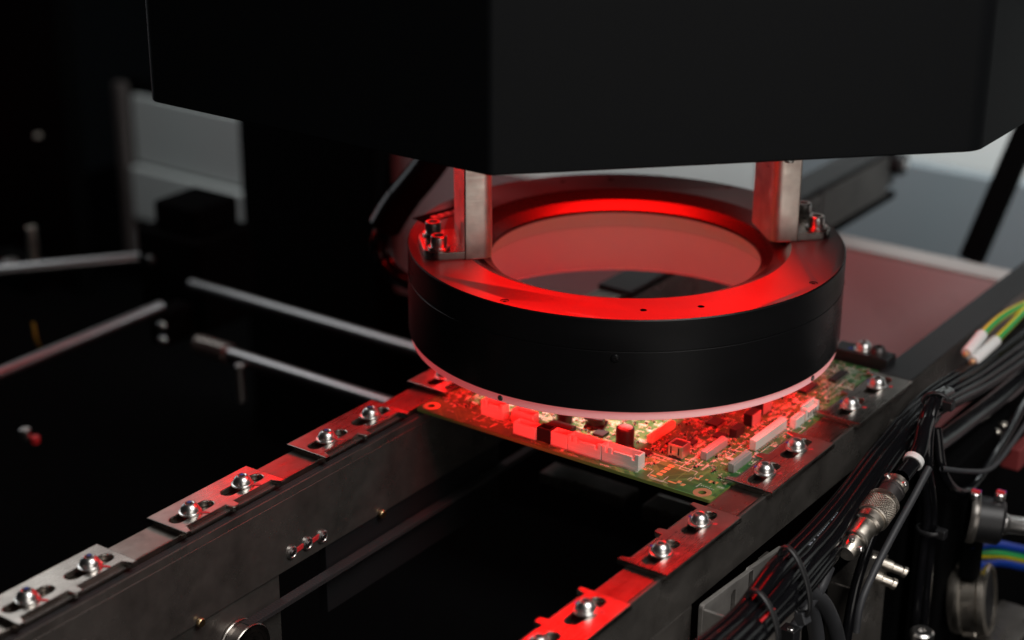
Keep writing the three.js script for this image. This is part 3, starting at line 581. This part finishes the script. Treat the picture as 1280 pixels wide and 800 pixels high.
// ================================================================ cables and fittings beside the right rail
const LEFT_E = [[146, -1, 182.3], [141, -7.4, 139.4], [139, -3.6, 110.7], [136, -6.1, 87.9], [133, -8.3, 60.6], [129, -9.2, 26.2], [126, -4.1, -15.2], [124, -0.1, -62.1], [123, -5.2, -127.8], [122, -7.4, -212.2]];
const RIGHT_E = [[152, -14.9, 149.4], [148, -17.7, 122.7], [146, -20.1, 97.2], [143, -20.4, 71.5], [141, -19, 51.6], [138, -13.5, 24.8], [135, -6.8, -12.8], [133, -3.4, -55.7], [132, -13.4, -117.9], [131, -23.2, -204.7]];
{
  const BL = ['black cable of the tied bundle lying closest to the right rail', 'second black cable of the tied bundle counted from the right rail', 'black cable with white printed lettering in the tied bundle', 'black cable of the tied bundle just right of the lettered one', 'black cable of the tied bundle, second to the right of the lettered one', 'black cable of the tied bundle, third to the right of the lettered one', 'black cable of the tied bundle, fourth to the right of the lettered one', 'black cable of the tied bundle, next to the outermost one', 'outermost black cable of the tied bundle, touching the round connector'];
  const K = 9, group = 'black cables of the tied bundle beside the right rail';
  // lettering for one cable
  const c = document.createElement('canvas'); c.width = 2048; c.height = 128; const g = c.getContext('2d');
  g.fillStyle = 'rgb(12,12,13)'; g.fillRect(0, 0, 2048, 128); g.fillStyle = 'rgb(190,205,220)'; g.font = '30px sans-serif'; g.textBaseline = 'middle';
  const T2 = 'AUDP  20220110  -F  30';
  g.save(); g.translate(1024, 64); g.scale(1, 1); for (const y of [-32, 32]) { g.save(); g.translate(-1024 + 690, y); g.rotate(Math.PI); g.scale(0.6, 1); g.fillText(T2, 0, 0); g.restore(); } g.restore();
  const tx = new THREE.CanvasTexture(c); tx.colorSpace = THREE.SRGBColorSpace; tx.wrapS = tx.wrapT = THREE.RepeatWrapping;
  const printM = std({ map: tx, roughness: 0.3 });
  for (let k = 0; k < K; k++) {
    const f = k / (K - 1), lift = Math.sin(f * Math.PI) * 3.2 + (k % 2 ? 0.8 : -0.8);
    const pts = LEFT_E.map((a, i) => { const b = RIGHT_E[i], w = rr(-0.5, 0.5); return [a[0] * (1 - f) + b[0] * f + lift * 0.75 + w, a[1] * (1 - f) + b[1] * f + lift * 0.5 + w * 0.5, a[2] * (1 - f) + b[2] * f + lift * 0.5]; });
    const gt = tube(pts, 2.35 + (k % 3) * 0.12, 110, 12);
    if (k === 2) { const u = gt.attributes.uv; for (let i = 0; i < u.count; i++) u.setXY(i, u.getX(i), u.getY(i)); }
    single('black_cable', BL[k], 'cable', gt, k === 2 ? printM : M.cable, undefined, undefined, group);
  }
  function zipTie(label, at, dir, a, b, roll) {
    const o = thing('cable_tie', label, 'cable tie', at);
    const pts = []; for (let i = 0; i <= 28; i++) { const t = i / 28 * Math.PI * 2; pts.push(new THREE.Vector3(Math.cos(t) * a, 0, Math.sin(t) * b)); }
    const band = new THREE.TubeGeometry(new THREE.CatmullRomCurve3(pts), 60, 0.75, 8, false); band.scale(1, 2.0, 1);
    const head = box(-2.6, 2.6, -2.4, 2.4, -2.2, 2.2, 0.6); head.translate(a + 0.6, 0, b * 0.25);
    const d = new THREE.Vector3(...dir).normalize(), xs = new THREE.Vector3(...roll); xs.addScaledVector(d, -xs.dot(d)).normalize();
    const z = new THREE.Vector3().crossVectors(xs, d), m = new THREE.Matrix4().makeBasis(xs, d, z);
    part('strap', band.applyMatrix4(m), M.blackPlastic, o); part('head', head.applyMatrix4(m), M.cableGrey, o);
    return o;
  }
  zipTie('black cable tie round the bundle, nearer the white lettering', [145.4, -11, 103], [-0.12, 0.05, 1], 14.2, 5.6, [0.42, -0.75, -0.6]);
  zipTie('black cable tie round the bundle, lower one at the bottom edge', [148, -11.5, 134], [-0.12, 0.05, 1], 11.5, 5.6, [0.42, -0.6, -0.75]);
  single('red_wire', 'thin red wire peeping out of the tied bundle', 'wire', tube([[150.4, -8.6, 141], [149.8, -9.2, 134], [149, -10.4, 127]], 0.6, 20, 8), M.redPaint);
}
single('black_cable', 'black cable hanging down, left one of the pair beyond the connector', 'cable', tube([[136, 8.5, -60], [138, 11.6, -40.7], [140, 5.5, -27], [142, -13.1, -25.6], [142, -42.2, -37.3], [142, -75.6, -37.5], [142, -114, -36.6]], 2.2, 60, 10), M.cable);
single('black_cable', 'black cable hanging down, right one of the pair beyond the connector', 'cable', tube([[138, 8, -62], [140, 11.5, -42.3], [142, 4.4, -31.3], [144, -13.5, -28.1], [144, -42.7, -40], [144, -77.2, -42.3], [144, -116.9, -43.7]], 2.2, 60, 10), M.cable);
single('black_cable', 'black cable running down behind the round connector', 'cable', tube([[131, -6, -70], [134, -14, -30], [137, -30, 6], [138, -52, 26], [138, -80, 32], [138, -120, 34]], 2.4, 50, 10), M.cable);
single('black_cable', 'black cable sagging between the hanging pair and the black hose', 'cable', tube([[138, -6, -50], [144, -26, -48], [147, -44, -70], [146, -40, -110], [142, -30, -160], [138, -24, -215]], 2.3, 50, 10), M.cable);
single('thin_wire', 'thin dark wire looping above the air fitting', 'wire', tube([[146, -20, -40], [151, -28, -60], [153, -36, -84], [151, -36, -120], [148, -28, -170]], 1.2, 40, 8), M.cableGrey);
for (const [lab, at] of [['small cable tie at the top of the hanging cable pair', [139.5, 10.6, -42]], ['small cable tie lower down on the hanging cable pair', [143.2, -52, -39.5]]]) {
  const o = thing('cable_tie', lab, 'cable tie', at);
  const low = at[1] < 0, band = new THREE.TorusGeometry(4.4, 0.7, 8, 30); band.scale(1.25, 1, 1.8); if (low) band.rotateX(Math.PI / 2); else band.rotateY(0.3);
  part('strap', band, M.blackPlastic, o); part('head', box(3.6, 8.4, -2.2, 2.2, -2.2, 2.2, 0.6), M.blackPlastic, o);
}
single('black_hose', 'thick black hose with a bluish sheen below the bundle at the right edge', 'hose', tube([[137, -16, -45], [136, -18, -56.4], [134, -22.6, -90.6], [132, -27.8, -137.2], [131, -30.9, -217]], 4.6, 40, 14), M.cable);
// round connector
{
  const A = [146, -20.3, 61.7], B = [146, -4.5, 2.2];
  const o = thing('round_connector', 'silver round connector with a knurled ring beside the cable bundle', 'connector', A);
  const v = [B[0] - A[0], B[1] - A[1], B[2] - A[2]];
  const put = (name, g, m, par = o) => part(name, along(g, [0, 0, 0], v), m, par);
  put('rear_clamp', creased(lathe([[0, 4], [3.4, 4], [4.4, 6], [4.4, 12], [5.2, 12.5], [5.2, 14], [4.8, 14.5]], 36), 0.5), M.nickel);
  put('barrel', creased(lathe([[4.6, 13.5], [4.8, 14], [4.8, 23], [6.0, 24], [6.0, 28.5], [5.6, 29]], 40), 0.5), M.nickel);
  put('knurled_ring', creased(lathe([[5.6, 28], [6.7, 28.2], [7.0, 28.6], [6.9, 37], [6.5, 37.3], [6.5, 37.8], [6.9, 38.1], [6.9, 40.4], [6.6, 40.8], [5, 40.8]], 48), 0.5), M.nickel);
  for (const [h0, h1] of [[28.8, 36.9], [38.2, 40.3]]) put('knurling', move(new THREE.CylinderGeometry(7.05, 7.05, h1 - h0, 72, 1, true), 0, (h0 + h1) / 2, 0), M.knurl);
  put('front_sleeve', creased(lathe([[5, 40.6], [5.3, 41], [5.3, 47], [5.6, 47.3], [5.6, 48.6], [5.2, 49]], 36), 0.5), M.socket);
  const sd = put('strain_clamp', creased(lathe([[4.6, 49], [5.2, 49.2], [5.2, 53.5], [4.4, 54], [3, 54]], 30), 0.5), M.nickel);
  for (const [t, h] of [[0.6, 51], [2.2, 51], [3.9, 51], [0.4, 7], [1.4, 8], [2.6, 6.5]]) part('clamp_screw', along(along(bevelCyl(1.3, 2.2, 0.3, 12), [Math.cos(t) * 4.6, h, Math.sin(t) * 4.6], [Math.cos(t) * 9, h, Math.sin(t) * 9]), [0, 0, 0], v), M.chrome, o);
}
{
  const a = [146, -5.2, 5.5], b = [146, -3.2, -4];
  const o = thing('connector_lead', 'black lead with a white sleeve at the end of the round connector', 'cable', a);
  part('lead', tube([[0, 0, 1], [0, 0.9, -4], [0, 2.2, -9.5], [-0.5, 6, -18], [-4, 10, -30], [-9, 12, -50]], 3.6, 30, 16), M.cable, o);
  part('white_sleeve', along(creased(lathe([[3.7, 0], [4.4, 0], [4.5, 0.3], [4.5, 2.6], [4.4, 2.9], [3.7, 2.9]], 32), 0.5), [0, 2.3, -9.8], [0, 3.6, -13]), M.sleeveWhite, o);
}
single('grey_cable', 'thin grey cable crossing diagonally below the round connector', 'cable', tube([[150, -8, -14], [150, -16.9, 1.9], [150, -25.3, 18.3], [150, -37.4, 38.2], [150, -46.9, 48.1], [150, -58.8, 49.9]], 1.7, 40, 10), M.cableGrey);
single('grey_cable', 'thick grey cable ending in a clip under the bundle', 'cable', tube([[140, -26, 60], [140, -32.8, 67.3], [140, -34.9, 76.3], [140, -39.6, 84.1], [140, -42.1, 94.2]], 2.6, 30, 12), M.cableGrey);
single('grey_cable', 'thick grey cable, left of two hanging straight down under the bundle', 'cable', tube([[138, -18, 98], [138, -26.8, 89], [136, -43.8, 67.1], [136, -59.4, 59], [136, -77.3, 54.8], [136, -100, 50]], 3.4, 40, 12), M.cableGrey);
single('grey_cable', 'thick grey cable, right of two hanging straight down under the bundle', 'cable', tube([[140, -14, 98], [140, -25.1, 83.4], [139, -44.3, 59.8], [139, -65.2, 45.3], [139, -84.8, 38.2], [139, -110, 33]], 3.4, 40, 12), M.cableGrey);
{
  const o = thing('cable_clip', 'small dark clip at the end of the thick grey cable', 'clip', [140, -42, 93]);
  part('block', box(-3.4, 3.4, -4, 3.4, -3, 3, 0.6), M.blackPlastic, o); part('screw', bevelCyl(1.4, 4, 0.3, 14), M.chrome, o, [1, 0.2, 1.5]);
}
{
  const o = thing('valve_module', 'dark module with two small metal nozzles under the round connector', 'module', [127, -78, 5]);
  part('module_body', box(-4, 8, -60, 22, -20, 18, 1), M.darkPlate, o);
  for (const [y, z] of [[17, -6], [18, -17]]) {
    const n = part('nozzle', along(creased(lathe([[0, -8], [2.6, -8], [2.6, 2], [2.2, 2.4], [2.2, 7], [2.6, 7.4], [2.6, 9], [1.4, 9.2], [1.4, 6], [0, 6]], 24), 0.5), [0, 0, 0], [0.75, -0.3, -0.35]), M.nickel, o, [9, y, z]);
  }
  part('brass_screw', bevelCyl(2.2, 4, 0.5, 14), M.brass, o, [8, 5, 16]);
}
{
  const o = thing('pressure_gauge', 'silver round gauge with a dark face at the lower right edge', 'gauge', [150, -108, -86]);
  const d = [0.95, 0.15, -0.2];
  part('case', along(creased(lathe([[0, -9], [15, -9], [17, -8], [17.6, -6.6], [17.6, -3], [16.6, -2], [16.6, 5], [17.6, 6], [17.6, 9], [16.4, 10], [15, 10]], 56), 0.5), [0, 0, 0], d), M.nickel, o);
  part('dial_glass', along(creased(lathe([[0, 9.4], [12, 9.2], [15.2, 8.6]].reverse(), 40), 0.9), [0, 0, 0], d), M.blackPlastic, o);
  part('case_clip', along(box(8, 18.5, -4, 4, -6, 6, 1.4), [0, 0, 0], d), M.nickel, o);
  part('red_mark', box(-3, 3, -0.5, 1, -2, 2, 0.3), M.redPaint, o, [-2, 18, 1], [0.2, 0.4, 0.2]);
  part('lower_lug', along(box(-18.8, -14, -6, 5, -7, 7, 1.2), [0, 0, 0], d), M.nickel, o);
  part('base_plate', box(2, 24, -34, -19, -40, 0, 1), M.darkPlate, o);
}
{
  const o = thing('air_fitting', 'black air fitting with a silver nozzle at the right edge', 'fitting', [150, -56, -72]);
  part('fitting_body', along(bevelCyl(11, 16, 1.5, 30), [0, 0, 0], [0.9, -0.1, -0.4]), M.blackPlastic, o, [0, 0, 2]);
  part('collar', along(creased(lathe([[10, 0], [12, 0], [12.4, 1], [12.4, 3], [12, 4], [10, 4]], 36), 0.5), [0, 0, 0], [0.9, -0.1, -0.4]), M.darkPlate, o, [0, 0, 2]);
  part('silver_nozzle', along(creased(lathe([[0, 0], [5, 0], [5.4, 1], [4.4, 3], [4.2, 18], [5.2, 19], [5.2, 23], [4.4, 24], [3, 24], [3, 18], [0, 18]], 30), 0.5), [13, -4, -8], [35, -8, -24]), M.chrome, o);
  for (const [x, y, z] of [[3, 11, 4], [12, 10, -4], [24, 4, -14]]) { const b = part('bolt', bevelCyl(2.6, 3.4, 0.5, 16), M.chrome, o, [x, y, z]); part('red_mark', box(-2, 2, 3.2, 4.2, -2, 0.4, 0.3), M.redPaint, b); part('blue_mark', box(-2, 2, 2.8, 4.0, -2.6, -2.1, 0.2), M.bluePaint, b); }
}
single('blue_wire', 'blue wire at the right edge, upper of two', 'wire', tube([[151, -73, -76], [152, -75.5, -79.8], [152, -84.8, -102.4], [152, -120, -170]], 2.4, 30, 10), M.blueWire);
single('blue_wire', 'blue wire at the right edge, lower of two', 'wire', tube([[151, -88, -86], [152, -89.5, -88.4], [152, -98.8, -111.5], [152, -132, -174]], 2.4, 30, 10), M.blueWire);
single('wire_block', 'black block that the blue and yellow wires come out of', 'block', box(146, 155, -93, -69, -83, -75, 2), M.matteBlack);
// green and yellow earth wires with white ferrules
const gyTex = dataTex(8, 64, (x, y) => (y % 0.5 < 0.2 ? [0.10, 0.62, 0.30] : [0.86, 0.78, 0.06]), true);
M.earth = std({ map: gyTex, roughness: 0.4 });
single('earth_wire', 'green and yellow wire between the two blue wires', 'wire', tube([[151, -81, -82], [152, -86.6, -94.8], [152, -96.8, -116.2], [152, -126, -171]], 2.6, 30, 12), M.earth);
for (const [lab, f0, f1, pts] of [
  ['earth wire with a white sleeve, front one of two beside the right rail', [124, -2.9, -126], [124, -1.9, -155.5], [[124, -2, -150], [124, -0.8, -163], [124, 0.6, -178], [124, 4.6, -208]]],
  ['earth wire with a white sleeve, rear one of two beside the right rail', [121, 1.2, -124], [121, 4.9, -143.3], [[121, 4.4, -139], [121, 6.2, -155], [121, 6, -172], [121, 0, -220]]],
]) {
  const o = thing('earth_wire', lab, 'wire', f0, 0);
  const rel = (p) => [p[0] - f0[0], p[1] - f0[1], p[2] - f0[2]], len = Math.hypot(...rel(f1));
  part('wire', tube(pts.map(rel), 1.9, 30, 12), M.earth, o);
  part('white_sleeve', along(creased(lathe([[1.6, 0], [2.7, 0], [2.9, 0.4], [2.9, len - 0.4], [2.6, len], [1.8, len]], 24), 0.5), [0, 0, 0], rel(f1)), M.sleeveWhite, o);
  part('core', along(bevelCyl(1.5, 3, 0.4, 14), [0, 0, 2.4], [0, 0, -1]), M.copperPad, o);
}
single('earth_bolt', 'bright earth bolt at the end of the white sleeves', 'bolt', along(bevelCyl(3, 4, 0.8, 18), [118, -7, -139], [125, -6, -139]), M.chrome);
{
  const o = thing('stud_bolt', 'shiny bolt end standing at the bottom edge beside the gauge', 'bolt', [150, -112, -26]);
  part('shank', creased(lathe([[0, -26], [5, -26], [5, 12], [5.6, 12.4], [5.6, 15], [4.6, 16], [2, 16], [2, 14], [0, 14]], 28), 0.5), M.chrome, o);
  part('red_mark', box(4.6, 5.4, 0, 10, -2, 1, 0.2), M.redPaint, o);
}
single('red_block', 'blurred dull red block at the right edge', 'block', box(-5, 5, -6, 6, -14, 14, 1), M.redBlock, [142, -58, -158]);
{
  const o = thing('dark_switch_box', 'black box with three small bright screws behind the hanging cables', 'box', [134, -62, -86]);
  part('box_body', box(-8, 8, -120, 30, -36, 22, 2), M.matteBlack, o);
  part('cap_body', box(-6, 8, 6, 24, -80, -30, 2), M.matteBlack, o);
  for (const z of [-34, -42, -51.5]) part('screw', bevelCyl(2.4, 2, 0.5, 14), M.nickel, o, [5, 23.6, z]);
}
single('black_support', 'black upright support behind the fittings at the lower right', 'support', box(112, 122, -300, -40, -300, 56, 1), M.matteBlack);

// ================================================================ lamps that light the scene, outside the frame
function unseenLamp(label, pos, target, w, h, color, power, glow, name = 'unseen_lamp') {
  const o = new THREE.Group(); o.name = numbered(name); o.position.set(pos[0] * S, pos[1] * S, pos[2] * S); scene.add(o); tag(o, label, 'lamp');
  o.up.set(0, 1, 0); o.lookAt(target[0] * S, target[1] * S, target[2] * S);      // +z towards the target
  part('lamp_case', box(-w / 2 - 8, w / 2 + 8, -h / 2 - 8, h / 2 + 8, -30, -6, 4), M.matteBlack, o);
  const gm = std({ color: lin(0.3, 0.3, 0.3), emissive: color, emissiveIntensity: glow });
  part('lamp_glow', box(-w / 2, w / 2, -h / 2, h / 2, -5.9, -3, 0.5), gm, o);
  const l = new THREE.RectAreaLight(color, power, w * S, h * S); l.name = 'lamp_light'; o.add(l); l.position.set(0, 0, 0); l.rotation.y = Math.PI;
  return o;
}
unseenLamp('unseen square white lamp above the operator side, lighting the rails and screws', [600, 800, 220], [40, 0, 160], 560, 560, lin(1, 0.97, 0.94), L.key, 0.3);  // out of view, placed for the white highlights on screws and clamps
unseenLamp('unseen tall white panel lamp at the operator side, lighting the bracket fronts', [1000, 20, 700], [40, 20, 60], 620, 900, lin(1, 0.94, 0.88), L.side, 0.1);  // out of view, placed to brighten the bracket faces toward the camera
unseenLamp('unseen cool white lamp at the far left, lighting the ring light cable', [-1000, 90, -40], [-150, 60, -40], 360, 360, lin(0.86, 0.94, 1), L.left, 0.1);  // out of view, placed for the bluish edge on the wrapped cable
{ // narrow red spot that grazes the left bracket from far outside the frame
  const o = thing('unseen_red_spot', 'unseen red spot lamp out of view at the left rear, reddening the left bracket', 'lamp', [-1150, -150, -330]);
  const d = [1090, 255, 380];
  part('lamp_case', along(creased(lathe([[0, -90], [70, -90], [100, -20], [106, -4], [100, -4], [0, -30]], 32), 0.5), [0, 0, 0], d), M.blackPlastic, o);
  part('lamp_glow', along(cyl(98, 3, 32), [0, 0, 0], d), std({ color: lin(0.3, 0.1, 0.1), emissive: lin(1, 0.006, 0.006), emissiveIntensity: 0.5 }), o);
  const l = new THREE.SpotLight(lin(1, 0.006, 0.006), L.redLeft, 0, 0.05, 0.6, 2); l.position.set(0.012, 0.0028, 0.0042); l.target.position.set(d[0] * S, d[1] * S, d[2] * S);
  l.castShadow = true; l.shadow.radius = 4; l.name = 'unseen_red_spot_light'; o.add(l, l.target);
}
unseenLamp('unseen dim white lamp high at the left rear, lighting the left clamp plates', [-870, 560, -400], [-60, 0, 200], 380, 380, lin(1, 0.98, 0.96), L.ceiling, 0.05);  // out of view, placed to give the left clamps a grey sheen
unseenLamp('unseen white lamp above the left rods, lighting them and the back wall', [-640, 480, -60], [-300, -60, -330], 300, 260, lin(0.97, 1, 1), L.rear, 0.2);  // out of view, placed to light the rods and the wall behind
unseenLamp('unseen white lamp over the rear of the machine, lighting the rear wall', [-60, 320, -480], [-60, 0, -700], 900, 120, lin(0.95, 1, 1), L.back, 0.3);  // out of view, tilted to brighten the rear wall more than the ledge
unseenLamp('unseen small red lamp beside the camera housing, reddening one left clamp plate', [-336, 206, -92], [-66, 0, 200], 60, 80, lin(1, 0.006, 0.006), L.bar, 0.6, 'unseen_red_lamp');  // out of view, set where one left clamp plate mirrors it red
unseenLamp('unseen small red lamp beside the camera housing, reddening the left bracket foot', [-296, 205, -214], [-60, 74, 62], 46, 46, lin(1, 0.006, 0.006), L.bar * 1.3, 0.6, 'unseen_red_lamp');  // out of view, set where the left bracket foot mirrors it

renderer.render(scene, camera);
